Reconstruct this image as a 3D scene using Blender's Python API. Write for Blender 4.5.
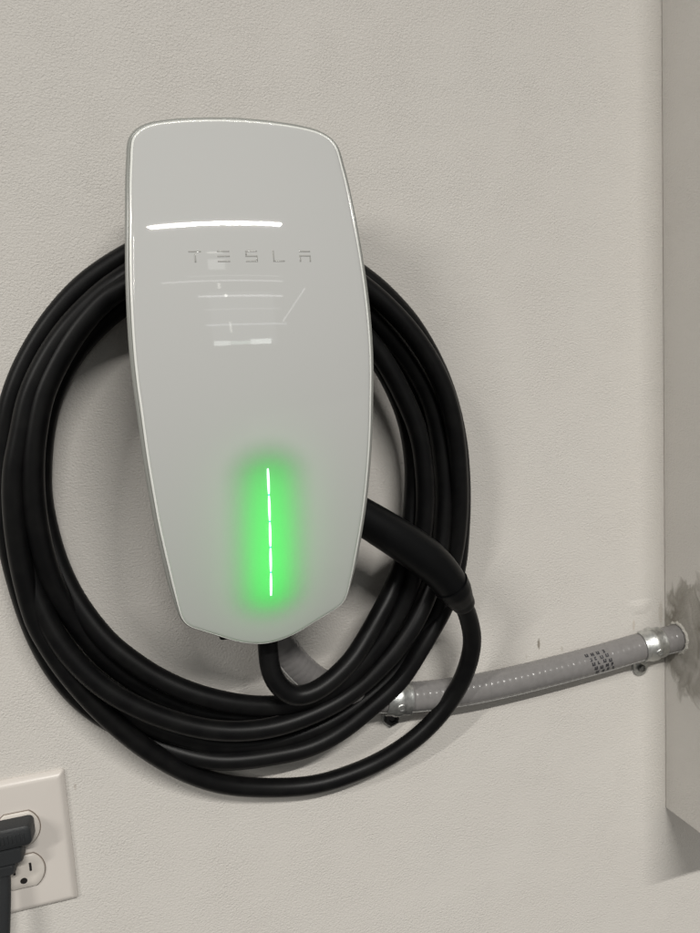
import bpy, bmesh, math, random
from mathutils import Vector, Matrix
random.seed(7)
S = bpy.context.scene
WORLD_STRENGTH, TUBE, TUBE2, FILL, LED_POWER = .160, 1060, 215, 2, .0043   # lamp strengths
C = S.collection
for o in list(bpy.data.objects): bpy.data.objects.remove(o)

# ------------------------------------------------------------------ camera
# world: the wall is the plane Y = 0, the room is on the -Y side, Z is up, metres
cd = bpy.data.cameras.new('camera'); cam = bpy.data.objects.new('camera', cd); C.objects.link(cam)
cd.sensor_fit = 'HORIZONTAL'; cd.sensor_width = 36.0; cd.lens = 788/700*36
cd.clip_start = 0.01; cd.clip_end = 60
r_ = Vector((0.95549989, -0.29083176, -0.04936447)); d_ = Vector((-0.07932452, -0.09213678, -0.9925817)); n_ = Vector((0.284126, 0.95232752, -0.11110678))
cam.matrix_world = Matrix(((r_.x, -d_.x, -n_.x, 0), (r_.y, -d_.y, -n_.y, -0.65), (r_.z, -d_.z, -n_.z, 0), (0, 0, 0, 1)))
S.camera = cam

# ------------------------------------------------------------------ world, lamps, exposure
w = bpy.data.worlds.new('World'); S.world = w; w.use_nodes = True
nt = w.node_tree; bg = nt.nodes['Background']
tc = nt.nodes.new('ShaderNodeTexCoord'); sep = nt.nodes.new('ShaderNodeSeparateXYZ'); cr = nt.nodes.new('ShaderNodeValToRGB')
mr = nt.nodes.new('ShaderNodeMapRange'); mr.inputs[1].default_value = -1; mr.inputs[2].default_value = 1
nt.links.new(tc.outputs['Generated'], sep.inputs[0]); nt.links.new(sep.outputs[2], mr.inputs[0]); nt.links.new(mr.outputs[0], cr.inputs[0]); nt.links.new(cr.outputs[0], bg.inputs[0])
cr.color_ramp.elements[0].color = (.55, .53, .49, 1); cr.color_ramp.elements[0].position = .40
cr.color_ramp.elements[1].color = (1.0, 1.0, .95, 1); cr.color_ramp.elements[1].position = .62
bg.inputs[1].default_value = WORLD_STRENGTH
S.view_settings.view_transform = 'Standard'; S.view_settings.look = 'None'; S.view_settings.exposure = 0; S.view_settings.gamma = 1

def lamp(name, loc, size, power, color, target=(0.2, 0, -0.1), roll=None, spread=math.pi):
    l = bpy.data.lights.new(name, 'AREA'); l.shape = 'RECTANGLE'; l.size, l.size_y = size; l.energy = power; l.color = color; l.spread = spread
    o = bpy.data.objects.new(name, l); C.objects.link(o)
    z = (Vector(loc) - Vector(target)).normalized(); x = Vector((1, 0, 0)) if roll is None else Vector(roll)
    y = z.cross(x).normalized(); x = y.cross(z).normalized()
    o.matrix_world = Matrix(((x.x, y.x, z.x, loc[0]), (x.y, y.y, z.y, loc[1]), (x.z, y.z, z.z, loc[2]), (0, 0, 0, 1)))
    return o
lamp('ceiling_tube_lamp', (0.42, -5.2, 3.66), (3.05, .32), TUBE, (1, .972, .925), target=(.42, -6.75, 0), roll=(1, .185, 0))
lamp('second_ceiling_tube_lamp', (-5.0, -4.2, 3.0), (2.4, .13), TUBE2, (1, .97, .92), target=(-3.2, -4.2, 0))
lamp('lower_right_fill_lamp', (1.5, -1.9, -1.1), (2.4, 1.8), FILL, (1, .93, .90), (0.6, 0, -.4))  # unseen fill added to brighten the lower right of the wall
# what the glass mirrors from the far end of the garage: a lit door, window strip and rows of ceiling fittings
for nm, (x, z), sz, p_, c_, rl in (
    ('far_window_lamp', (.30, .76), (.34, .10), .55, (.93, 1, .95), None), ('far_window_lamp', (.68, .765), (.40, .07), .30, (.80, 1, .88), None),
    ('far_window_lamp', (1.10, .775), (.44, .11), 1.0, (.93, 1, .95), None),
    ('far_ceiling_strip_lamp', (.45, 2.16), (2.6, .030), .8, (1, 1, 1), None), ('far_ceiling_strip_lamp', (.70, 2.28), (2.0, .02), .2, (1, 1, 1), None),
    ('far_ceiling_strip_lamp', (.80, 1.80), (1.8, .035), .9, (1, 1, 1), None), ('far_ceiling_strip_lamp', (.8, 1.50), (1.6, .02), .15, (1, 1, 1), None),
    ('far_ceiling_strip_lamp', (.85, 1.16), (1.7, .035), .5, (.9, .95, 1), None),
    ('far_small_fixture_lamp', (.34, 2.55), (.36, .24), .55, (1, 1, .98), None), ('far_small_fixture_lamp', (.34, 2.85), (.34, .04), .16, (1, 1, .9), None),
    ('far_small_fixture_lamp', (.34, 2.03), (.06, .12), .10, (1, 1, .9), None), ('far_small_fixture_lamp', (.46, 1.80), (.06, .06), .12, (1, 1, .9), None),
    ('far_small_fixture_lamp', (.50, 1.1), (.05, .22), .12, (1, 1, .9), None),
    ('far_door_lamp', (.78, 1.30), (1.35, 1.15), 2.4, (.92, .97, 1), None), ('far_slanted_strip_lamp', (1.95, 1.62), (1.0, .03), .30, (1, 1, .98), (.62, 0, .78))):
    lamp(nm, (x, -5.2 - .01*sz[0], z), sz, p_, c_, (x*.7, 0, z*.5), roll=rl)

# ------------------------------------------------------------------ materials
def mat(name, color, rough=.5, metal=0, bump=None, spec=.5, var=None):
    m = bpy.data.materials.new(name); m.use_nodes = True; t = m.node_tree; b = t.nodes['Principled BSDF']
    b.inputs['Base Color'].default_value = (*color, 1); b.inputs['Roughness'].default_value = rough; b.inputs['Metallic'].default_value = metal
    b.inputs['Specular IOR Level'].default_value = spec
    if bump or var:
        co = t.nodes.new('ShaderNodeTexCoord')
    if bump:
        sc, st, dist = bump
        n = t.nodes.new('ShaderNodeTexNoise'); n.inputs['Scale'].default_value = sc; n.inputs['Detail'].default_value = 3
        bp = t.nodes.new('ShaderNodeBump'); bp.inputs['Strength'].default_value = st; bp.inputs['Distance'].default_value = dist
        t.links.new(co.outputs['Object'], n.inputs['Vector']); t.links.new(n.outputs[0], bp.inputs['Height']); t.links.new(bp.outputs[0], b.inputs['Normal'])
    if var:
        sc, c2 = var
        n2 = t.nodes.new('ShaderNodeTexNoise'); n2.inputs['Scale'].default_value = sc; n2.inputs['Detail'].default_value = 5
        mx = t.nodes.new('ShaderNodeMix'); mx.data_type = 'RGBA'; mx.inputs[6].default_value = (*color, 1); mx.inputs[7].default_value = (*c2, 1)
        rp = t.nodes.new('ShaderNodeMapRange'); rp.inputs[1].default_value = .4; rp.inputs[2].default_value = .65
        t.links.new(co.outputs['Object'], n2.inputs['Vector']); t.links.new(n2.outputs[0], rp.inputs[0]); t.links.new(rp.outputs[0], mx.inputs[0]); t.links.new(mx.outputs[2], b.inputs['Base Color'])
    return m

def wall_material(name, base, smear=False):
    m = bpy.data.materials.new(name); m.use_nodes = True; t = m.node_tree; N = t.nodes; L = t.links
    b = N['Principled BSDF']; b.inputs['Roughness'].default_value = .48; b.inputs['Specular IOR Level'].default_value = .35
    co = N.new('ShaderNodeTexCoord')
    # roller stipple: stretched fine lumps + finer grain
    mp = N.new('ShaderNodeMapping'); mp.inputs['Scale'].default_value = (1, 1, 1.3); L.new(co.outputs['Object'], mp.inputs[0])
    n1 = N.new('ShaderNodeTexNoise'); n1.inputs['Scale'].default_value = 520; n1.inputs['Detail'].default_value = 3; n1.inputs['Roughness'].default_value = .5
    n1.inputs['Distortion'].default_value = .6
    n2 = N.new('ShaderNodeTexNoise'); n2.inputs['Scale'].default_value = 60; n2.inputs['Detail'].default_value = 2
    L.new(mp.outputs[0], n1.inputs['Vector']); L.new(mp.outputs[0], n2.inputs['Vector'])
    b1 = N.new('ShaderNodeBump'); b1.inputs['Strength'].default_value = .75; b1.inputs['Distance'].default_value = .00110
    b2 = N.new('ShaderNodeBump'); b2.inputs['Strength'].default_value = .10; b2.inputs['Distance'].default_value = .0015
    L.new(n2.outputs[0], b2.inputs['Height']); n4 = N.new('ShaderNodeTexNoise'); n4.inputs['Scale'].default_value = 22; n4.inputs['Detail'].default_value = 2; L.new(co.outputs['Object'], n4.inputs['Vector'])
    mm = N.new('ShaderNodeMath'); mm.operation = 'MULTIPLY_ADD'; mm.inputs[1].default_value = 1.2; mm.inputs[2].default_value = .3; L.new(n4.outputs[0], mm.inputs[0])
    m5 = N.new('ShaderNodeMath'); m5.operation = 'MULTIPLY'; L.new(mm.outputs[0], m5.inputs[0]); L.new(n1.outputs[0], m5.inputs[1]); L.new(m5.outputs[0], b1.inputs['Height']); L.new(b2.outputs[0], b1.inputs['Normal']); L.new(b1.outputs[0], b.inputs['Normal'])
    # faint mottling of the paint
    n3 = N.new('ShaderNodeTexNoise'); n3.inputs['Scale'].default_value = 9; n3.inputs['Detail'].default_value = 4; L.new(co.outputs['Object'], n3.inputs['Vector'])
    mx = N.new('ShaderNodeMix'); mx.data_type = 'RGBA'; mx.inputs[6].default_value = (*base, 1); mx.inputs[7].default_value = (base[0]*.98, base[1]*.965, base[2]*.96, 1)
    L.new(n3.outputs[0], mx.inputs[0]); last = mx.outputs[2]
    sep = N.new('ShaderNodeSeparateXYZ'); L.new(co.outputs['Object'], sep.inputs[0])
    def m2(op, a, b_=None, c=None, clamp=False):
        q = N.new('ShaderNodeMath'); q.operation = op; q.use_clamp = clamp
        for i, v in enumerate((a, b_, c)):
            if v is None: continue
            if isinstance(v, (int, float)): q.inputs[i].default_value = v
            else: L.new(v, q.inputs[i])
        return q.outputs[0]
    def blot(ax, cx, cz, rx, rz, power=1.0, nz=None, amt=.8):
        dx = m2('DIVIDE', m2('SUBTRACT', sep.outputs[ax], cx), rx); dz = m2('DIVIDE', m2('SUBTRACT', sep.outputs[2], cz), rz)
        d = m2('SQRT', m2('ADD', m2('MULTIPLY', dx, dx), m2('MULTIPLY', dz, dz)))
        if nz is not None: d = m2('ADD', d, m2('MULTIPLY', m2('SUBTRACT', nz, .5), amt))
        return d
    if smear:
        # bare joint compound brushed round the pipe hole: streaky, browner, smoother
        st = N.new('ShaderNodeMapping'); st.inputs['Scale'].default_value = (1, 55, 34); st.inputs['Rotation'].default_value = (math.radians(14), 0, 0); L.new(co.outputs['Object'], st.inputs[0])
        ns = N.new('ShaderNodeTexNoise'); ns.inputs['Scale'].default_value = 1; ns.inputs['Detail'].default_value = 4; ns.inputs['Distortion'].default_value = .8; L.new(st.outputs[0], ns.inputs['Vector'])
        d = blot(1, -.036, -.268, .046, .060, nz=ns.outputs[0], amt=1.5)
        k = N.new('ShaderNodeMapRange'); k.inputs[1].default_value = 1.0; k.inputs[2].default_value = .78; L.new(d, k.inputs[0])
        sx = N.new('ShaderNodeMix'); sx.data_type = 'RGBA'; sx.inputs[7].default_value = (.25, .23, .195, 1); L.new(last, sx.inputs[6]); L.new(m2('MULTIPLY', k.outputs[0], m2('MULTIPLY_ADD', ns.outputs[0], 1.5, .05, True)), sx.inputs[0]); last = sx.outputs[2]
        b3 = N.new('ShaderNodeBump'); b3.inputs['Strength'].default_value = .8; b3.inputs['Distance'].default_value = .002; L.new(m2('MULTIPLY', k.outputs[0], ns.outputs[0]), b3.inputs['Height']); L.new(b1.outputs[0], b3.inputs['Normal']); L.new(b3.outputs[0], b.inputs['Normal'])
    else:
        nn = N.new('ShaderNodeTexNoise'); nn.inputs['Scale'].default_value = 300; L.new(co.outputs['Object'], nn.inputs['Vector'])
        for (x, z, rx, rz, f, colr) in ((.3735, -.2615, .0016, .0055, .8, (.22, .19, .15)), (.3985, -.270, .0015, .003, .3, (.35, .32, .24)), (.360, -.272, .0012, .002, .25, (.35, .31, .24)), (.512, -.249, .003, .012, .35, (.40, .35, .29)), (.480, -.258, .0016, .006, .35, (.45, .36, .27)), (-.052, -.318, .0012, .003, .4, (.4, .34, .28))):
            d = blot(0, x, z, rx, rz, nz=nn.outputs[0], amt=1.0)
            k = N.new('ShaderNodeMapRange'); k.inputs[1].default_value = 1.15; k.inputs[2].default_value = .6; L.new(d, k.inputs[0])
            sx = N.new('ShaderNodeMix'); sx.data_type = 'RGBA'; sx.inputs[7].default_value = (*colr, 1); L.new(last, sx.inputs[6]); L.new(m2('MULTIPLY', k.outputs[0], f), sx.inputs[0]); last = sx.outputs[2]
    L.new(last, b.inputs['Base Color'])
    return m
WALL = (.685, .662, .622)
M = {}
M['wall'] = wall_material('painted_drywall', WALL)
M['column'] = wall_material('painted_column', (.74, .72, .685), smear=True)
M['rubber'] = mat('black_rubber', (.004, .004, .0044), .40, bump=(900, .12, .0003), spec=.20, var=(70, (.007, .007, .007)))
M['rubber2'] = mat('black_moulded_plastic', (.003, .0033, .0037), .42, bump=(1500, .15, .0002), spec=.2)
M['conduit'] = mat('grey_pvc', (.235, .226, .222), .2, bump=(500, .15, .0003), spec=.5, var=(160, (.215, .207, .203)))
M['conduit2'] = mat('grey_pvc_seam', (.36, .355, .34), .35)
M['galv'] = mat('galvanised_steel', (.72, .73, .71), .42, metal=1, bump=(420, .35, .0005), var=(240, (.52, .53, .52)))
M['screw'] = mat('dark_steel', (.07, .07, .07), .4, metal=1, bump=(500, .3, .0005))
M['screw2'] = mat('worn_steel', (.26, .26, .25), .4, metal=1, bump=(500, .3, .0005))
M['print'] = mat('black_ink', (.035, .035, .04), .5)
M['plate'] = mat('ivory_nylon', (.70, .655, .61), .32, bump=(90, .05, .0005))
M['recept'] = mat('white_receptacle_plastic', (.70, .655, .60), .30)
M['dark'] = mat('dark_slot', (.015, .013, .012), .6)
M['gap'] = mat('shadowed_gap_plastic', (.20, .16, .13), .5)
M['plug'] = mat('charcoal_plug_vinyl', (.022, .024, .026), .5, bump=(700, .3, .0006))
M['putty'] = mat('crumbly_white_plaster', (.58, .56, .51), .85, bump=(700, 1, .002))
M['filler'] = mat('spackle', (.70, .68, .62), .45, bump=(150, .3, .001))
M['housing'] = mat('dark_grey_housing', (.10, .10, .10), .5, bump=(900, .1, .0003))
M['cavity'] = mat('dark_cavity', (.06, .06, .06), .7)
M['rim'] = mat('pale_grey_rim', (.30, .305, .285), .25, spec=.6)
M['bevel'] = mat('white_edge_highlight', (.90, .91, .87), .15, spec=.8)  # the bright line caught by the bevel is put into this near-white colour
M['logo'] = mat('silver_grey_print', (.43, .43, .41), .08)

g = bpy.data.materials.new('white_backed_glass'); g.use_nodes = True; t = g.node_tree; N = t.nodes; L = t.links
for n in list(N):
    if n.type != 'OUTPUT_MATERIAL': N.remove(n)
out = [n for n in N if n.type == 'OUTPUT_MATERIAL'][0]
di = N.new('ShaderNodeBsdfDiffuse'); di.inputs[0].default_value = (.81, .815, .80, 1)
tr = N.new('ShaderNodeBsdfTranslucent'); tr.inputs[0].default_value = (.70, .74, .70, 1)
gl = N.new('ShaderNodeBsdfGlossy'); gl.inputs['Roughness'].default_value = .026
m1 = N.new('ShaderNodeMixShader'); m1.inputs[0].default_value = .28; m2_ = N.new('ShaderNodeMixShader')
# glow deepened in the glass colour round the light bar: less white, more translucent
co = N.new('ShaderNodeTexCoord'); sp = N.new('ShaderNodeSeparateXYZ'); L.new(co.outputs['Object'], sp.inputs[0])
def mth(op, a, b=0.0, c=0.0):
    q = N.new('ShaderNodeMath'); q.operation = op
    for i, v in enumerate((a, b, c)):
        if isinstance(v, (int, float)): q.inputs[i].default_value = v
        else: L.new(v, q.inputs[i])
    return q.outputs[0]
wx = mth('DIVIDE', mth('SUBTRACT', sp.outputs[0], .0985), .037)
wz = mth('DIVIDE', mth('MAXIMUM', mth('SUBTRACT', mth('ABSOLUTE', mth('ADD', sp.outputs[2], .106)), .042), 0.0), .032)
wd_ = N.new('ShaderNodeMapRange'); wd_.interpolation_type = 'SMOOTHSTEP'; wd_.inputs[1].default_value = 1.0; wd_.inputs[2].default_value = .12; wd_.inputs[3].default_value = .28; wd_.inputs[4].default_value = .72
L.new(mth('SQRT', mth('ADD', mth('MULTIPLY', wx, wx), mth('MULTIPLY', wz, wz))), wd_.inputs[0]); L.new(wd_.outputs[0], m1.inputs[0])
fr = N.new('ShaderNodeFresnel'); fr.inputs[0].default_value = 1.52
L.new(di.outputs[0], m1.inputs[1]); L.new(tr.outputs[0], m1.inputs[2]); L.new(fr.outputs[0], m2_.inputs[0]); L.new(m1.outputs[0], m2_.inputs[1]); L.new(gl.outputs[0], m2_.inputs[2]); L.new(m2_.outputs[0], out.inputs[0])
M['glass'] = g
def emis(name, color, strength):
    m = bpy.data.materials.new(name); m.use_nodes = True; b = m.node_tree.nodes['Principled BSDF']
    b.inputs['Base Color'].default_value = (*color, 1); b.inputs['Emission Color'].default_value = (*color, 1); b.inputs['Emission Strength'].default_value = strength; return m
M['led'] = emis('lit_white_green_led', (.72, 1.0, .88), 1.5)
M['led2'] = emis('lit_cyan_gap', (.08, .85, .62), .75)

# ------------------------------------------------------------------ helpers
def link(name, bm, m, parent=None, smooth=True):
    me = bpy.data.meshes.new(name); bmesh.ops.recalc_face_normals(bm, faces=bm.faces[:]) if smooth != 'keep' else None
    bm.to_mesh(me); bm.free(); me.materials.append(m)
    if smooth:
        for p in me.polygons: p.use_smooth = True
        if smooth == 'auto':
            me.set_sharp_from_angle(angle=math.radians(38))
    o = bpy.data.objects.new(name, me); C.objects.link(o)
    if parent: o.parent = parent; o.matrix_parent_inverse = parent.matrix_world.inverted() if parent.type != 'EMPTY' else Matrix.Translation(-parent.location)
    return o
def thing(name, loc, label, cat, group=None):
    o = bpy.data.objects.new(name, None); C.objects.link(o); o.location = loc; o.empty_display_size = .02
    o['label'] = label; o['category'] = cat
    if group: o['group'] = group
    return o
def catmull(P, n=8):
    P = [Vector(p) for p in P]; out = []
    for i in range(len(P)-1):
        a = P[max(i-1, 0)]; b = P[i]; c = P[i+1]; d = P[min(i+2, len(P)-1)]
        for k in range(n):
            u = k/n; out.append(.5*((2*b)+(c-a)*u+(2*a-5*b+4*c-d)*u*u+(3*b-a-3*c+d)*u**3))
    out.append(P[-1].copy()); return out
def smooth_pts(P, it):
    for _ in range(it):
        P = [P[0]] + [(P[i-1]+P[i]*2+P[i+1])/4 for i in range(1, len(P)-1)] + [P[-1]]
    return P
def sweep(bm, P, rad, sides=20, cap=True, flat=None):
    n = len(P); T = [(P[min(i+1, n-1)]-P[max(i-1, 0)]).normalized() for i in range(n)]
    up = Vector((0, -1, 0)); rings = []
    for i in range(n):
        up = (up - T[i]*up.dot(T[i])).normalized(); sd = T[i].cross(up)
        r = rad(i/(n-1), i) if callable(rad) else rad
        fx = flat or (1, 1)
        rings.append([bm.verts.new(P[i]+up*math.cos(a)*r*fx[0]+sd*math.sin(a)*r*fx[1]) for a in [2*math.pi*k/sides for k in range(sides)]])
    for i in range(n-1):
        for k in range(sides):
            bm.faces.new((rings[i][k], rings[i][(k+1) % sides], rings[i+1][(k+1) % sides], rings[i+1][k]))
    if cap: bm.faces.new(rings[0]); bm.faces.new(rings[-1])
    return rings
def box(bm, x0, x1, y0, y1, z0, z1, bev=0, seg=2):
    b = bmesh.new(); bmesh.ops.create_cube(b, size=1)
    for v in b.verts: v.co = Vector(((x0+x1)/2+v.co.x*(x1-x0), (y0+y1)/2+v.co.y*(y1-y0), (z0+z1)/2+v.co.z*(z1-z0)))
    if bev: bmesh.ops.bevel(b, geom=b.edges[:], offset=bev, segments=seg, affect='EDGES', profile=.5)
    me = bpy.data.meshes.new('tmp'); b.to_mesh(me); b.free(); bm.from_mesh(me); bpy.data.meshes.remove(me)
def loft(bm, loops, cap0=False, cap1=False):
    V = [[bm.verts.new(p) for p in lp] for lp in loops]; n = len(V[0])
    for a, b in zip(V[:-1], V[1:]):
        for k in range(n): bm.faces.new((a[k], a[(k+1) % n], b[(k+1) % n], b[k]))
    if cap0: bm.faces.new(V[0])
    if cap1: bm.faces.new(V[-1])
    return V

# centre lines in millimetres: x, y, z (and radius)
CORD = [
    (102.9,-55.0,-182.8), (103.0,-56.0,-204.3), (103.1,-58.0,-222.3), (108.9,-60.0,-237.2), (121.2,-60.0,-247.5), (136.8,-60.0,-246.8), (153.5,-58.0,-239.5),
    (170.2,-55.0,-228.1), (184.5,-50.0,-214.1), (199.2,-45.0,-196.4), (215.0,-38.0,-177.1), (227.5,-34.0,-153.5), (236.4,-31.0,-122.2), (241.0,-30.0,-88.4),
    (240.4,-30.0,-61.0), (236.1,-30.0,-35.4), (227.3,-30.0,-11.5), (216.0,-30.0,10.5), (201.4,-30.0,30.6), (165.5,-31.4,63.9), (126.4,-30.9,81.7),
    (89.7,-28.3,87.5), (50.0,-22.9,82.0), (14.3,-16.0,63.3), (-9.1,-14.0,44.5), (-24.2,-13.0,27.1), (-36.6,-13.0,7.4), (-45.6,-13.0,-14.0),
    (-50.9,-13.0,-34.9), (-54.2,-14.0,-57.4), (-55.3,-17.0,-79.9), (-52.3,-21.0,-106.4), (-46.4,-26.0,-132.3), (-35.5,-32.0,-159.3), (-17.5,-38.0,-188.2),
    (0.1,-41.0,-206.5), (18.3,-43.0,-222.2), (43.6,-45.0,-238.1), (72.5,-45.0,-250.8), (97.3,-43.0,-258.4), (120.6,-41.0,-261.5), (146.1,-41.0,-259.0),
    (168.2,-41.0,-248.9), (187.3,-41.0,-233.7), (204.1,-41.0,-216.3), (218.4,-41.0,-196.6), (230.9,-42.0,-171.2), (239.8,-43.0,-142.0), (244.3,-44.0,-112.4),
    (244.9,-45.0,-87.0), (243.3,-45.0,-61.8), (238.9,-45.0,-40.8), (228.6,-45.0,-15.7), (215.9,-45.0,9.2), (199.2,-45.0,32.9), (164.1,-47.7,66.9),
    (126.0,-49.5,85.8), (89.9,-50.4,92.8), (50.6,-50.5,89.1), (14.5,-50.0,72.6), (-1.5,-48.0,61.8), (-18.8,-47.0,43.3), (-33.5,-46.0,21.9),
    (-45.5,-46.0,-1.0), (-52.3,-46.0,-25.6), (-56.2,-46.0,-46.9), (-58.2,-45.0,-75.8), (-56.5,-43.0,-109.5), (-49.6,-38.0,-145.2), (-34.5,-30.0,-181.9),
    (-17.7,-26.0,-208.8), (-0.3,-24.0,-227.7), (19.3,-22.0,-244.9), (45.8,-22.0,-262.1), (74.4,-22.0,-272.7), (102.3,-23.0,-277.6), (132.5,-23.0,-274.2),
    (161.0,-23.0,-265.8), (187.3,-22.0,-249.0), (207.1,-20.0,-231.2), (226.2,-16.0,-210.9), (245.4,-13.0,-184.3), (257.6,-12.0,-154.3), (263.6,-12.0,-123.5),
    (265.9,-12.0,-92.4), (265.0,-12.0,-65.8), (258.6,-12.0,-39.1), (247.3,-13.0,-12.6), (231.4,-15.0,15.3), (210.2,-18.0,40.9), (172.2,-19.4,76.5),
    (131.6,-21.1,97.7), (93.7,-23.3,106.1), (53.2,-26.4,102.2), (17.1,-30.0,83.1), (-5.7,-30.0,64.5), (-30.2,-29.0,39.8), (-47.6,-29.0,13.6),
    (-58.3,-29.0,-15.0), (-65.2,-30.0,-47.5), (-69.0,-31.0,-84.2), (-67.9,-34.0,-121.2), (-62.6,-38.0,-151.1), (-51.1,-42.0,-182.1), (-34.8,-44.0,-207.8),
    (-17.6,-45.0,-226.7), (-0.4,-45.0,-240.7), (17.4,-45.0,-252.6), (47.0,-45.0,-267.3), (78.0,-45.0,-275.5), (110.7,-44.0,-277.2), (144.9,-43.0,-270.9),
    (171.6,-42.0,-261.2), (197.1,-42.0,-244.5), (217.6,-42.0,-225.8), (236.7,-40.0,-202.9), (253.2,-34.0,-175.8), (263.5,-30.0,-147.0), (267.9,-29.0,-116.9),
    (269.4,-28.0,-91.0), (267.0,-28.0,-56.2), (260.9,-28.0,-26.0), (249.2,-28.0,-0.1), (232.4,-28.0,25.5), (210.1,-30.0,49.7), (169.7,-35.6,82.7),
    (129.8,-37.0,102.6), (93.6,-33.5,111.4), (54.6,-24.4,109.5), (18.2,-12.0,93.0), (-6.7,-12.0,73.8), (-33.5,-12.0,44.7), (-52.9,-12.0,16.4),
    (-65.5,-12.0,-15.1), (-72.6,-12.0,-48.5), (-76.0,-12.0,-86.3), (-73.9,-12.0,-125.1), (-66.2,-14.0,-161.6), (-52.2,-17.0,-195.3), (-29.2,-20.0,-230.2),
    (-6.1,-23.0,-253.4), (17.2,-24.0,-271.3), (44.0,-24.0,-285.5), (72.6,-24.0,-295.2), (111.0,-24.0,-298.9), (148.9,-23.0,-293.9), (176.5,-22.0,-284.0),
    (206.8,-21.0,-267.9), (232.1,-21.0,-245.5), (253.7,-22.0,-216.6), (269.0,-25.0,-184.4), (278.0,-29.0,-148.8), (280.2,-33.0,-117.5), (279.8,-36.0,-91.0),
    (276.5,-40.0,-56.2), (269.1,-43.0,-22.0), (256.4,-44.0,7.5), (237.8,-45.0,34.9), (218.9,-45.0,55.3), (199.5,-45.0,72.1), (160.6,-46.7,98.1),
    (123.6,-46.7,112.3), (90.1,-44.6,117.1), (53.7,-40.0,112.9), (18.9,-34.0,97.7), (-11.6,-32.0,78.1), (-36.6,-31.0,52.1), (-56.2,-30.0,23.3),
    (-68.8,-30.0,-4.2), (-76.1,-29.0,-32.1), (-80.2,-28.0,-68.7), (-80.5,-26.0,-106.3), (-75.9,-20.0,-148.6), (-67.8,-14.0,-188.3), (-53.4,-12.0,-223.4),
    (-33.3,-12.0,-251.5), (-7.4,-12.0,-273.7), (16.4,-16.0,-289.1), (43.1,-22.0,-300.8), (71.3,-28.0,-306.9), (109.6,-28.0,-309.1), (138.9,-28.0,-307.7),
    (167.7,-28.0,-297.9), (198.4,-28.0,-279.1), (221.2,-28.0,-263.1), (237.9,-28.0,-242.3), (253.7,-26.0,-222.7), (269.6,-22.0,-202.4), (284.0,-16.0,-174.7),
    (291.0,-12.0,-139.8), (293.8,-11.0,-103.9), (292.4,-11.0,-63.5), (284.7,-12.0,-25.0), (271.9,-14.0,7.7), (253.0,-16.0,39.8), (233.4,-20.0,60.7),
    (211.0,-24.0,79.4), (170.7,-23.1,105.3), (130.2,-24.5,115.4), (92.9,-28.6,114.1), (53.1,-36.3,102.5), (17.4,-46.0,81.6), (-4.7,-45.0,65.8),
    (-27.7,-45.0,43.0), (-44.5,-45.0,18.8), (-55.9,-45.0,-4.0), (-62.7,-45.0,-28.5), (-69.6,-45.0,-53.8), (-72.3,-44.0,-82.7), (-71.7,-42.0,-119.1),
    (-66.9,-38.0,-160.4), (-59.9,-37.0,-182.3), (-47.5,-35.0,-209.8), (-27.8,-32.0,-242.8), (-3.3,-29.0,-274.5), (19.1,-25.0,-298.2), (42.1,-20.0,-318.0),
    (71.2,-16.0,-334.6), (110.4,-13.0,-346.0), (143.0,-13.0,-350.0), (172.0,-14.0,-347.0), (202.4,-16.0,-339.1), (231.9,-20.0,-324.2), (254.6,-25.0,-304.8),
    (272.2,-31.0,-280.4), (280.5,-40.0,-253.9), (282.3,-47.0,-229.4), (276.9,-53.0,-209.1), (269.9,-59.0,-194.3), (262.6,-64.0,-182.7),
]
HANDLE = [
    (150.6,-74.0,-91.3,13.8), (165.9,-75.0,-98.0,14.1), (181.6,-75.0,-108.1,14.6), (199.9,-75.0,-121.1,15.4), (216.6,-74.0,-133.5,16.0), (231.8,-73.0,-146.0,16.2), (244.4,-71.0,-158.6,15.3),
    (254.9,-68.0,-172.2,14.3),
]
CAP = [
    (253.9,-68.3,-170.8,15.6), (259.1,-66.0,-178.3,14.200000000000001), (266.0,-62.0,-187.9,10.8), (269.6,-59.5,-192.9,9.799999999999999),
]
CONDUIT = [
    (106.5,-35.0,-175.8), (110.7,-28.0,-196.7), (119.5,-20.0,-217.4), (132.9,-15.5,-239.2), (151.4,-14.5,-258.5), (174.9,-14.5,-272.2), (206.7,-14.5,-281.2),
    (239.6,-14.5,-285.9), (280.5,-14.5,-288.0), (323.9,-14.5,-287.5), (376.3,-14.5,-284.3), (434.3,-14.5,-279.5), (475.9,-15.0,-274.6), (503.7,-16.5,-272.1),
    (524.0,-19.0,-269.2),
]

# ------------------------------------------------------------------ setting: wall and boxed column
bm = bmesh.new(); box(bm, -1.6, 1.6, 0, .12, -1.5, 1.7)
o = link('wall', bm, M['wall'], smooth=False); o['kind'] = 'structure'
bm = bmesh.new(); box(bm, .5162, 1.1, -.100, -.0002, -.458, 1.7, .0016, 3)
col_ = link('boxed_column', bm, M['column'], smooth='auto'); col_['kind'] = 'structure'
bm = bmesh.new()                                            # spackle dab on the wall above the strap
lp = []
for s, h in ((1.2, -.0001), (.95, .0002), (.6, .0006), (.3, .0009), (.1, .00095)):
    lp.append([Vector((.487+.013*s*math.cos(a)*(1+.15*math.sin(3*a)), -h, -.240+.009*s*math.sin(a)*(1+.2*math.cos(2*a)))) for a in [2*math.pi*k/28 for k in range(28)]])
loft(bm, lp, cap1=True); o = link('spackle_dab', bm, M['wall'], bpy.data.objects['wall'])
bm = bmesh.new()                                            # ragged plaster collar where the conduit enters the column
rng = random.Random(3); lp = []
prof = [(.0128, -.0005), (.0133, .0018), (.0145, .0022), (.0156, .0012), (.0163, -.0006)]
J = [rng.uniform(-.0012, .0012) for _ in range(40)]
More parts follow.
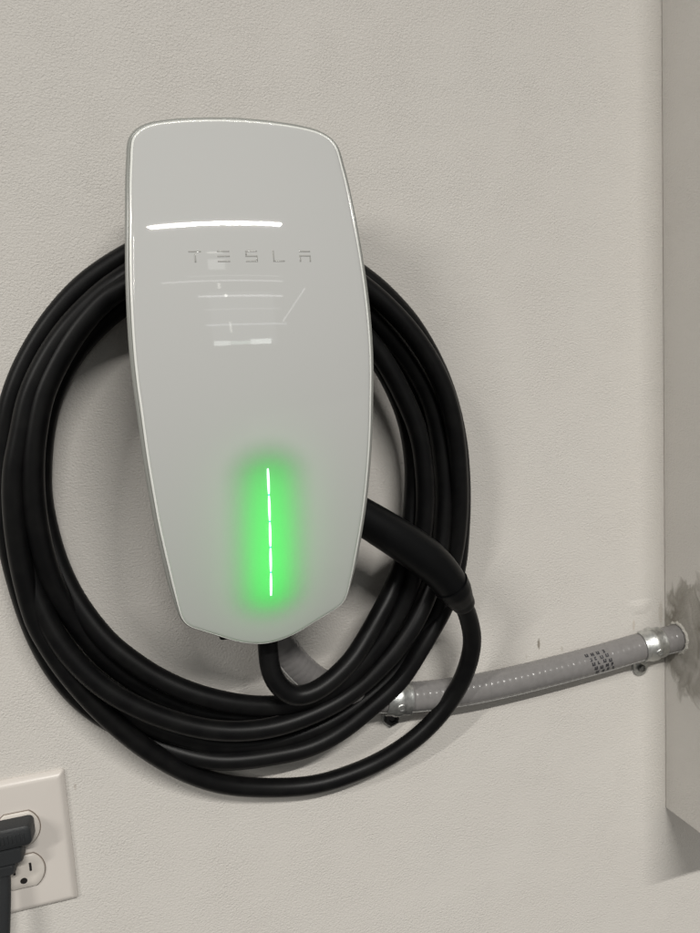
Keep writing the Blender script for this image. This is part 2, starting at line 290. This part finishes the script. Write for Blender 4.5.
for (r, h) in prof:
    lp.append([Vector((.5162-h+.0006*rng.random(), -.0190+(r+J[k]*(1 if r > .014 else .2))*math.cos(2*math.pi*k/40), -.2700+(r+J[k]*(1 if r > .014 else .2))*math.sin(2*math.pi*k/40))) for k in range(40)])
for l_ in lp:
    for v in l_: v.y = min(v.y, -.0006)
loft(bm, lp); o = link('plaster_collar', bm, M['putty'], col_)

# ------------------------------------------------------------------ wall charger
XC = .0971
def YF(x, z): return .129 - 1.06*(z-.005)**2 - 1.0*(x-XC)**2      # how far the glass front stands out from the wall
half = [(0, 177), (20, 176.4), (38, 175.1), (51, 173.3), (58, 171.5), (63.5, 168.6), (66.6, 165.6), (68.6, 162.3), (69.9, 157), (71, 148), (72.7, 134), (75.2, 105), (77.4, 75), (78.7, 48), (79.1, 25), (78.7, 5), (77.6, -15), (75.7, -48), (72.4, -84), (69.9, -104), (66.6, -126), (63.4, -147), (61.2, -160), (59.0, -165.6), (55.5, -169.6), (50, -172.8), (38, -178.8), (22, -187.0), (10, -190.8), (0, -192)]
ol = [Vector((a/1000, b/1000)) for a, b in half] + [Vector((-a/1000, b/1000)) for a, b in half[-2:0:-1]]
ring = []
n = len(ol)
for i in range(n):
    a, b, c, d = ol[i-1], ol[i], ol[(i+1) % n], ol[(i+2) % n]
    for k in range(6):
        u = k/6; ring.append(.5*((2*b)+(c-a)*u+(2*a-5*b+4*c-d)*u*u+(3*b-a-3*c+d)*u**3))
for _ in range(2): ring = [(ring[i-1]+ring[i]*2+ring[(i+1) % len(ring)])/4 for i in range(len(ring))]
NR = len(ring)
nor = []
for i in range(NR):
    tdir = (ring[(i+1) % NR]-ring[i-1]).normalized(); nor.append(Vector((-tdir.y, tdir.x)) * (1 if Vector((-tdir.y, tdir.x)).dot(ring[i]) > 0 else -1))
def lp_off(off, back):           # the outline grown by off (mm) and set back (mm) behind the glass surface
    res = []
    for p, q in zip(ring, nor):
        k = off/1000*(1-.6*min(max((-.135-p.y)/.03, 0), 1) if off > 0 else 1)
        s_ = p+q*k; res.append(Vector((XC+s_.x, -(YF(XC+s_.x, s_.y)-back/1000), s_.y)))
    return res
ch = thing('wall_charger', (XC, 0, -.17), 'white glass fronted electric car wall charger with glowing green light bar, cable coiled behind it', 'car charger')
# glass front: rings shrinking to the middle line, follows the bowed surface; its last millimetres roll back
bm = bmesh.new(); loops = [lp_off(-.2, 1.0), lp_off(-.5, .55), lp_off(-1.0, .25), lp_off(-1.8, .06), lp_off(-2.8, 0)]
inner = [(p+q*-.0028) for p, q in zip(ring, nor)]
K = 26
for j in range(1, K):
    s_ = 1-j/K
    loops.append([Vector((XC+p.x*s_, -YF(XC+p.x*s_, (p.y+.0)*s_), p.y*s_)) for p in inner])
V = loft(bm, loops)
cv = bm.verts.new((XC, -YF(XC, 0), 0))
for k in range(NR): bm.faces.new((V[-1][k], V[-1][(k+1) % NR], cv))
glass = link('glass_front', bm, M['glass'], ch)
bm = bmesh.new(); loft(bm, [lp_off(-.2, 1.0), lp_off(.1, .85), lp_off(.9, .95), lp_off(1.2, 1.5), lp_off(1.2, 2.6), lp_off(.8, 3.6)])
link('polished_edge', bm, M['bevel'], ch)
bm = bmesh.new(); loft(bm, [lp_off(.9, 3.8), lp_off(1.4, 2.9), lp_off(2.2, 2.6), lp_off(3.3, 3.0), lp_off(3.9, 4.4), lp_off(3.7, 8), lp_off(2.5, 14), lp_off(0, 20), lp_off(-6, 24)])
link('rim', bm, M['rim'], ch)
bm = bmesh.new(); V = loft(bm, [lp_off(-.4, 1.6), lp_off(-.6, 31.2)]+[[Vector((XC+p.x*s_, -(YF(XC+p.x*s_, p.y*s_)-.031), p.y*s_)) for p in ring] for s_ in (.9, .7, .5, .3, .1)], cap1=True)
link('back_shell', bm, M['cavity'], ch)
# rear housing the cable is wound round
bm = bmesh.new(); box(bm, .048, .146, -.057, -.0005, -.166, .026, .012, 4); link('rear_housing', bm, M['housing'], ch, 'auto')
bm = bmesh.new(); sweep(bm, [Vector((.1029, -.055, -.160)), Vector((.1029, -.055, -.1745)), Vector((.103, -.0553, -.1765))], lambda u, i: .0115, 24); link('cable_gland', bm, M['rubber2'], ch, 'auto')
bm = bmesh.new(); box(bm, .064, .078, -.074, -.062, -.1900, -.165, .002); link('release_tab', bm, M['rubber2'], ch, 'auto')
# wordmark: thin printed strokes lying on the glass
def patch(bm, pts, lift=.00005, th=.0001):
    """quad strip from (x,z) pairs of left/right edges, hugging the glass"""
    top = [[bm.verts.new((x, -(YF(x, z)+lift), z)) for (x, z) in row] for row in pts]; bot = [[bm.verts.new((x, -(YF(x, z)-th), z)) for (x, z) in row] for row in pts]
    m = len(pts[0])
    for a in range(len(pts)-1):
        for b in range(m-1): bm.faces.new((top[a][b], top[a][b+1], top[a+1][b+1], top[a+1][b]))
    for a in range(len(pts)-1):
        bm.faces.new((top[a][0], bot[a][0], bot[a+1][0], top[a+1][0])); bm.faces.new((top[a][-1], bot[a][-1], bot[a+1][-1], top[a+1][-1]))
    for b in range(m-1):
        bm.faces.new((top[0][b], bot[0][b], bot[0][b+1], top[0][b+1])); bm.faces.new((top[-1][b], bot[-1][b], bot[-1][b+1], top[-1][b+1]))
def bar(bm, cx, cz, x0, x1, z0, z1):
    nx = max(2, int((x1-x0)/.0008)); nz = max(2, int((z1-z0)/.0008))
    patch(bm, [[(cx+x0+(x1-x0)*a/nx, cz+z0+(z1-z0)*b/nz) for a in range(nx+1)] for b in range(nz+1)])
W_, H_, K_ = .0040, .0038, .0010
GL = {
 'T': [(-W_, W_, H_-K_, H_), (-K_*.55, K_*.55, -H_, H_-K_*2)],
 'E': [(-W_, W_, H_-K_, H_), (-W_, W_, -K_/2, K_/2), (-W_, W_, -H_, -H_+K_)],
 'S': [(-W_, W_, H_-K_, H_), (-W_, -W_+K_, K_/2, H_-K_), (-W_, W_, -K_/2, K_/2), (W_-K_, W_, -H_+K_, -K_/2), (-W_, W_, -H_, -H_+K_)],
 'L': [(-W_, -W_+K_, -H_, H_), (-W_+K_, W_, -H_, -H_+K_)],
 'A': [(-W_, W_, H_-K_, H_), (-W_, W_, -K_*.2, K_*.8), (-W_, -W_+K_, -H_, -K_*.2), (W_-K_, W_, -H_, -K_*.2)]}
for i, c_ in enumerate('TESLA'):
    bm = bmesh.new()
    for b_ in GL[c_]: bar(bm, .0600+i*.01835, .0834, *b_)
    link('wordmark_letter', bm, M['logo'], ch, True)
# light bar: five lit segments, a cyan thread between them, and the lamp behind the glass that makes the glow
LX, LT, LB = .0985, -.0575, -.1530
def ledx(z): return LX-.0008*(z-LT)/(LB-LT)*-1
bm = bmesh.new(); patch(bm, [[(ledx(z)-.00045, z), (ledx(z)+.00045, z)] for z in [LT-.001+(LB-LT+.002)*k/30 for k in range(31)]], lift=.00015); lb = link('light_bar', bm, M['led2'], ch, False)
for i in range(5):
    z1 = LT+(LB-LT)*i/5-.0006; z0 = LT+(LB-LT)*(i+1)/5+.0008; bm = bmesh.new(); rows = []
    for k in range(13):
        u = k/12; z = z1+(z0-z1)*u; hw = .00078*(math.sin(math.pi*min(max(u, .04), .96))**.2); rows.append([(ledx(z)-hw, z), (ledx(z)+hw, z)])
    patch(bm, rows, lift=.0003); link('lit_segment', bm, M['led'], lb, False)
for i in range(6):
    z = LT+.003+(LB-LT-.012)*(i+.5)/6; sl = 2.12*(z-.005); l = bpy.data.lights.new('charger_led', 'AREA'); l.shape = 'RECTANGLE'; l.size = .028; l.size_y = .017; l.energy = LED_POWER*(1+.07*i); l.color = (.0, 1, .07)
    o = bpy.data.objects.new('charger_led', l); C.objects.link(o); o.location = (LX, -(YF(LX, z)-.0235), z-.0235*sl); o.rotation_euler = (math.radians(-90)-math.atan(sl)*-1*-1, 0, 0)

# ------------------------------------------------------------------ charging cable with its connector
cb = thing('charging_cable', (.10, -.03, -.30), 'thick black charging cable coiled in loops, its handle tucked behind the charger', 'charging cable')
P = smooth_pts(catmull([(a/1000, b/1000, c/1000) for a, b, c in CORD], 6), 6)
bm = bmesh.new(); sweep(bm, P, .0080, 24); link('cord', bm, M['rubber'], cb)
H = catmull([(a/1000, b/1000, c/1000) for a, b, c, r in HANDLE], 8)
def rtab(T): 
    def f(u, i):
        x = u*(len(T)-1); k = min(int(x), len(T)-2); return (T[k][3]+(T[k+1][3]-T[k][3])*(x-k))/1000
    return f
bm = bmesh.new(); sweep(bm, smooth_pts(H, 3), rtab(HANDLE), 40, flat=(1.0, 1.0)); hd = link('connector_handle', bm, M['rubber2'], cb, 'auto')
Q = catmull([(a/1000, b/1000, c/1000) for a, b, c, r in CAP], 6); f0 = rtab(CAP); nq = len(Q)
bm = bmesh.new(); sweep(bm, Q, lambda u, i: f0(u, i)*(.985 if i in (0, nq-1) else 1), 40); link('strain_relief', bm, M['rubber2'], hd, 'auto')

# ------------------------------------------------------------------ flexible conduit
cn = thing('flexible_conduit', (.3, -.0145, -.28), 'grey flexible conduit running along the wall from under the charger to the column', 'conduit')
base = smooth_pts(catmull([(a/1000, b/1000, c/1000) for a, b, c in CONDUIT], 10), 6)
dense = []; acc = 0; Ls = [0]
for a, b in zip(base[:-1], base[1:]): Ls.append(Ls[-1]+(b-a).length)
tot = Ls[-1]; step = .00095; i = 0; s = 0
while s < tot:
    while Ls[i+1] < s: i += 1
    u = (s-Ls[i])/(Ls[i+1]-Ls[i]); dense.append(base[i].lerp(base[i+1], u)); s += step
PITCH = .0061
bm = bmesh.new(); sweep(bm, dense, lambda u, i: .01318+.00016*(2*abs(math.sin(math.pi*i*step/PITCH))**.4-1), 36); tube_ = link('ribbed_tube', bm, M['conduit'], cn)
# the moulded seam line along the lower side
bm = bmesh.new()
def frame(i):
    T = (dense[min(i+1, len(dense)-1)]-dense[max(i-1, 0)]).normalized(); up = (Vector((0, -1, 0))-T*Vector((0, -1, 0)).dot(T)).normalized(); return T, up, T.cross(up)
sgn = 1 if frame(300)[2].z < 0 else -1     # side vector pointing down
def on(i, ang, r):                      # ang 0 = towards the room, positive = downwards
    T, up, sd = frame(i); return dense[i]+up*math.cos(ang)*r+sd*sgn*math.sin(ang)*r
sweep(bm, [on(i, math.radians(52), .0128) for i in range(0, len(dense), 4)], .0011, 8); link('seam', bm, M['conduit2'], tube_)
# rows of worn ink near the strap (unreadable in the photograph, kept as broken dashes)
i0 = min(range(len(dense)), key=lambda k: abs(dense[k].x-.411)); bm = bmesh.new(); rng = random.Random(11)
def ink(i0_, i1_, a0, a1):                # a curved ink patch between two stations and two angles
    na = max(1, int((a1-a0)/math.radians(4)+.5)); top = []; low = []
    for k in (i0_, i1_):
        T_, up_, sd_ = frame(int(k)); fr_ = k-int(k); cc = dense[int(k)].lerp(dense[int(k)+1], fr_)
        top.append([bm.verts.new(cc+up_*math.cos(a0+(a1-a0)*j/na)*.01368+sd_*sgn*math.sin(a0+(a1-a0)*j/na)*.01368) for j in range(na+1)])
        low.append([bm.verts.new(cc+up_*math.cos(a0+(a1-a0)*j/na)*.0128+sd_*sgn*math.sin(a0+(a1-a0)*j/na)*.0128) for j in range(na+1)])
    for j in range(na): bm.faces.new((top[0][j], top[1][j], top[1][j+1], top[0][j+1]))
    for X, Y in ((0, 0), (1, 1)):
        for j in range(na): bm.faces.new((top[X][j], top[X][j+1], low[X][j+1], low[X][j]))
    for j in (0, na): bm.faces.new((top[0][j], top[1][j], low[1][j], low[0][j]))
for col in range(4):
    for row in range(5):
        pass
        ic = i0+col*6.42+row*2.1-1.5; a0 = math.radians(-58+row*20+rng.uniform(-2, 2)); h = math.radians(13.5); wd = 3.3; t_ = 1.1; ta = math.radians(4.6)
        kinds = rng.choice((['l', 'm', 'r'], ['l', 't', 'b'], ['l', 't', 'm'], ['t', 'r', 'b'], ['l', 'r', 'b'], ['l', 'b']))
        if 'l' in kinds: ink(ic, ic+t_, a0, a0+h)
        if 'r' in kinds: ink(ic+wd-t_, ic+wd, a0, a0+h)
        if 't' in kinds: ink(ic+t_+.05, ic+wd-t_-.05, a0, a0+ta)
        if 'm' in kinds: ink(ic+t_+.05, ic+wd-t_-.05, a0+h/2-ta/2, a0+h/2+ta/2)
        if 'b' in kinds: ink(ic+t_+.05, ic+wd-t_-.05, a0+h-ta, a0+h)
o = link('ink_print', bm, M['print'], tube_, False)

# ------------------------------------------------------------------ one-hole pipe straps
def strap(xc_, label, tab_x, tab_z, wd, hexs):
    i = min(range(len(dense)), key=lambda k: abs(dense[k].x-xc_)); T, up, sd = frame(i); c = dense[i]; down = sd*sgn
    t0 = thing('pipe_strap', (c.x, 0, c.z), label, 'pipe strap', 'metal pipe straps holding the grey conduit')
    R0 = .0137; th = .0014; bm = bmesh.new(); loops = []
    na = 30; a0, a1 = math.radians(-100), math.radians(100)
    # cross profile of the band with a raised rib in the middle (s along the pipe, h radial)
    pr = [(-wd/2, 0), (-wd/2, th*.8), (-wd*.42, th), (-wd*.2, th), (-wd*.1, th+.0012), (wd*.1, th+.0012), (wd*.2, th), (wd*.42, th), (wd/2, th*.8), (wd/2, 0)]
    for k in range(na+1):
        a = a0+(a1-a0)*k/na; loops.append([c+T*s_+(up*math.cos(a)+down*math.sin(a))*(R0+h) for s_, h in pr])
    loft(bm, loops, True, True); link('strap_band', bm, M['galv'], t0, 'auto')
    bm = bmesh.new(); lp = []; tc_ = Vector((tab_x, 0, tab_z)); m = 28
    for (rr, yy) in ((.0086, .0003), (.0086, .0016), (.0080, .0022), (.0040, .0022)):
        ring_ = []
        for k in range(m):
            a = 2*math.pi*k/m; p = tc_+T*math.cos(a)*rr+down*math.sin(a)*rr; p.y = -yy
            if math.sin(a) < 0: p += -down*(.010*(-math.sin(a))**.5)*(rr/.0078)
            ring_.append(p)
        lp.append(ring_)
    loft(bm, lp, cap1=True); tb = link('strap_tab', bm, M['galv'], t0, 'auto')
    bm = bmesh.new(); lp = []; m = 6 if hexs else 20; r = .0076 if hexs else .0036
    for (rr, yy) in ((r, .0020), (r, .0052), (r*.86, .0060), (r*.5, .0063), (r*.38, .0050)):
        lp.append([tc_+Vector((math.cos(2*math.pi*(k+.3)/m)*rr, -yy, math.sin(2*math.pi*(k+.3)/m)*rr)) for k in range(m)])
    loft(bm, lp, True, True); link('mounting_screw', bm, M['screw'] if hexs else M['screw2'], t0, 'auto' if not hexs else False)
    # small embossed dimple on the band
    bm = bmesh.new(); a = math.radians(12); ctr = c+(up*math.cos(a)+down*math.sin(a))*(R0+th+.0008); ax = (up*math.cos(a)+down*math.sin(a))
    e2 = ax.cross(T).normalized(); lp = [[ctr+ax*h+T*math.cos(q)*rr+e2*math.sin(q)*rr for q in [2*math.pi*k/18 for k in range(18)]] for rr, h in ((.0042, -.001), (.0036, .0007), (.0024, .0009), (.0017, .0001))]
    loft(bm, lp, cap1=True); link('embossed_dimple', bm, M['galv'], t0)
strap(.4870, 'galvanised pipe strap beside the column, its round screw tab below the conduit', .4862, -.3020, .0235, False)
strap(.2215, 'galvanised pipe strap half hidden behind the cable loops, with a dark hex screw below', .2205, -.3065, .0230, True)

# ------------------------------------------------------------------ outlet with plate and plug
ot = thing('wall_outlet', (-.0965, 0, -.3555), 'white duplex wall outlet with a black plug in its upper socket', 'outlet')
x0, x1, z0, z1 = -.1335, -.0582, -.4130, -.3010
def rrect(x0, x1, z0, z1, r, y, m=5):
    pts = []
    for (cx_, cz_, a) in ((x1-r, z1-r, 0), (x0+r, z1-r, 90), (x0+r, z0+r, 180), (x1-r, z0+r, 270)):
        for k in range(m+1):
            q = math.radians(a+90*k/m); pts.append(Vector((cx_+r*math.cos(q), -y, cz_+r*math.sin(q))))
    return pts
bm = bmesh.new(); loops = []
for ins, y in ((0, .0001), (0, .0012), (.0004, .0020), (.0030, .0044), (.0046, .0052), (.0062, .0053), (.020, .0053)):
    loops.append(rrect(x0+ins, x1-ins, z0+ins, z1-ins, max(.0022-ins*.3, .0008), y))
loft(bm, loops, cap1=True); plate = link('cover_plate', bm, M['plate'], ot)
def facepoly(cx_, cz_, rad, hz, y, m=14):           # round face with flat top and bottom
    a0 = math.asin(hz/rad); pts = []
    for k in range(m+1): a = -a0+2*a0*k/m; pts.append(Vector((cx_+rad*math.cos(a), -y, cz_+rad*math.sin(a))))
    for k in range(m+1): a = math.pi-a0+2*a0*k/m; pts.append(Vector((cx_+rad*math.cos(a), -y, cz_+rad*math.sin(a))))
    return pts
for cz_ in (-.3415, -.3775):
    bm = bmesh.new(); loft(bm, [facepoly(-.0965, cz_, .0170, .0142, .00515), facepoly(-.0965, cz_, .0170, .0142, .00560), facepoly(-.0965, cz_, .0166, .0138, .00562)], cap1=True)
    link('face_gap', bm, M['gap'], plate, 'auto')
    bm = bmesh.new(); loft(bm, [facepoly(-.0965, cz_, .0163, .0136, .0054), facepoly(-.0965, cz_, .0163, .0136, .0066), facepoly(-.0965, cz_, .0155, .0128, .0072), facepoly(-.0965, cz_, .010, .008, .0073)], cap1=True)
    rc = link('receptacle_face', bm, M['recept'], ot)
    for sx, hh in ((-.0062, .0042), (.0060, .0034)):
        bm = bmesh.new(); box(bm, -.0965+sx-.0009, -.0965+sx+.0009, -.00745, -.0068, cz_+.0035-hh, cz_+.0035+hh); link('blade_slot', bm, M['dark'], rc, False)
    bm = bmesh.new(); loft(bm, [[Vector((-.0965+r_2*math.cos(q), -y_, cz_-.0072+r_2*math.sin(q)*(1 if math.sin(q) > 0 else .85))) for q in [2*math.pi*k/18 for k in range(18)]] for r_2, y_ in ((.0027, .0068), (.0027, .00745), (.0024, .00747))], cap1=True); link('ground_hole', bm, M['dark'], rc, 'auto')
bm = bmesh.new(); loft(bm, [[Vector((-.0965+r_2*math.cos(q), -y_, -.3595+r_2*math.sin(q))) for q in [2*math.pi*k/20 for k in range(20)]] for r_2, y_ in ((.0030, .0050), (.0030, .0058), (.0022, .0063), (.0004, .0064))], cap1=True); link('plate_screw', bm, M['recept'], ot)

pl = thing('power_plug', (-.098, -.0075, -.335), 'black power plug in the upper outlet socket, cord hanging down along the left edge', 'power plug')
def slab(x0, x1, z0, z1, ys, r, name, par):
    bm = bmesh.new(); loft(bm, [rrect(x0+i_, x1-i_, z0+i_*.6, z1-i_, r, y) for y, i_ in ys], True, True); return link(name, bm, M['plug'], par, 'auto')
body_ = slab(-.1160, -.0840, -.3480, -.3300, ((.0076, .0010), (.0086, 0), (.0190, .0006), (.0225, .0014), (.0236, .0030)), .0042, 'plug_body', pl)
slab(-.1150, -.0925, -.3610, -.3475, ((.0090, .0008), (.0100, 0), (.0205, .0006), (.0225, .0018)), .0028, 'plug_step', pl)
slab(-.1140, -.0990, -.3700, -.3605, ((.0100, .0008), (.0110, 0), (.0200, .0006), (.0218, .0018)), .0028, 'cord_grip', pl)
bm = bmesh.new(); rng = random.Random(5)
for k in range(9):
    xx = -.1150+k*.0029; box(bm, xx, xx+.0016, -.0241, -.0230, -.3430+rng.uniform(0, .0006), -.3360+rng.uniform(-.0006, .0006), .0002, 1)
link('embossed_mark', bm, M['plug'], body_, 'auto')
bm = bmesh.new(); sweep(bm, smooth_pts(catmull([(-.1085, -.0160, -.365), (-.1090, -.0165, -.376), (-.1105, -.018, -.392), (-.1140, -.020, -.420), (-.119, -.022, -.455), (-.125, -.023, -.51), (-.130, -.020, -.58)], 10), 3), lambda u, i: .0052 if u < .06 else .0046, 18, flat=(.8, 1)); link('cord', bm, M['plug'], pl)
# the plate sits a degree out of true on the wall, the plug with it
for o_ in (ot, pl): o_.rotation_euler = (0, math.radians(-.9), 0)

# ------------------------------------------------------------------ render settings
S.render.engine = 'CYCLES'
S.cycles.max_bounces = 8; S.cycles.diffuse_bounces = 4; S.cycles.glossy_bounces = 4; S.cycles.sample_clamp_indirect = 4
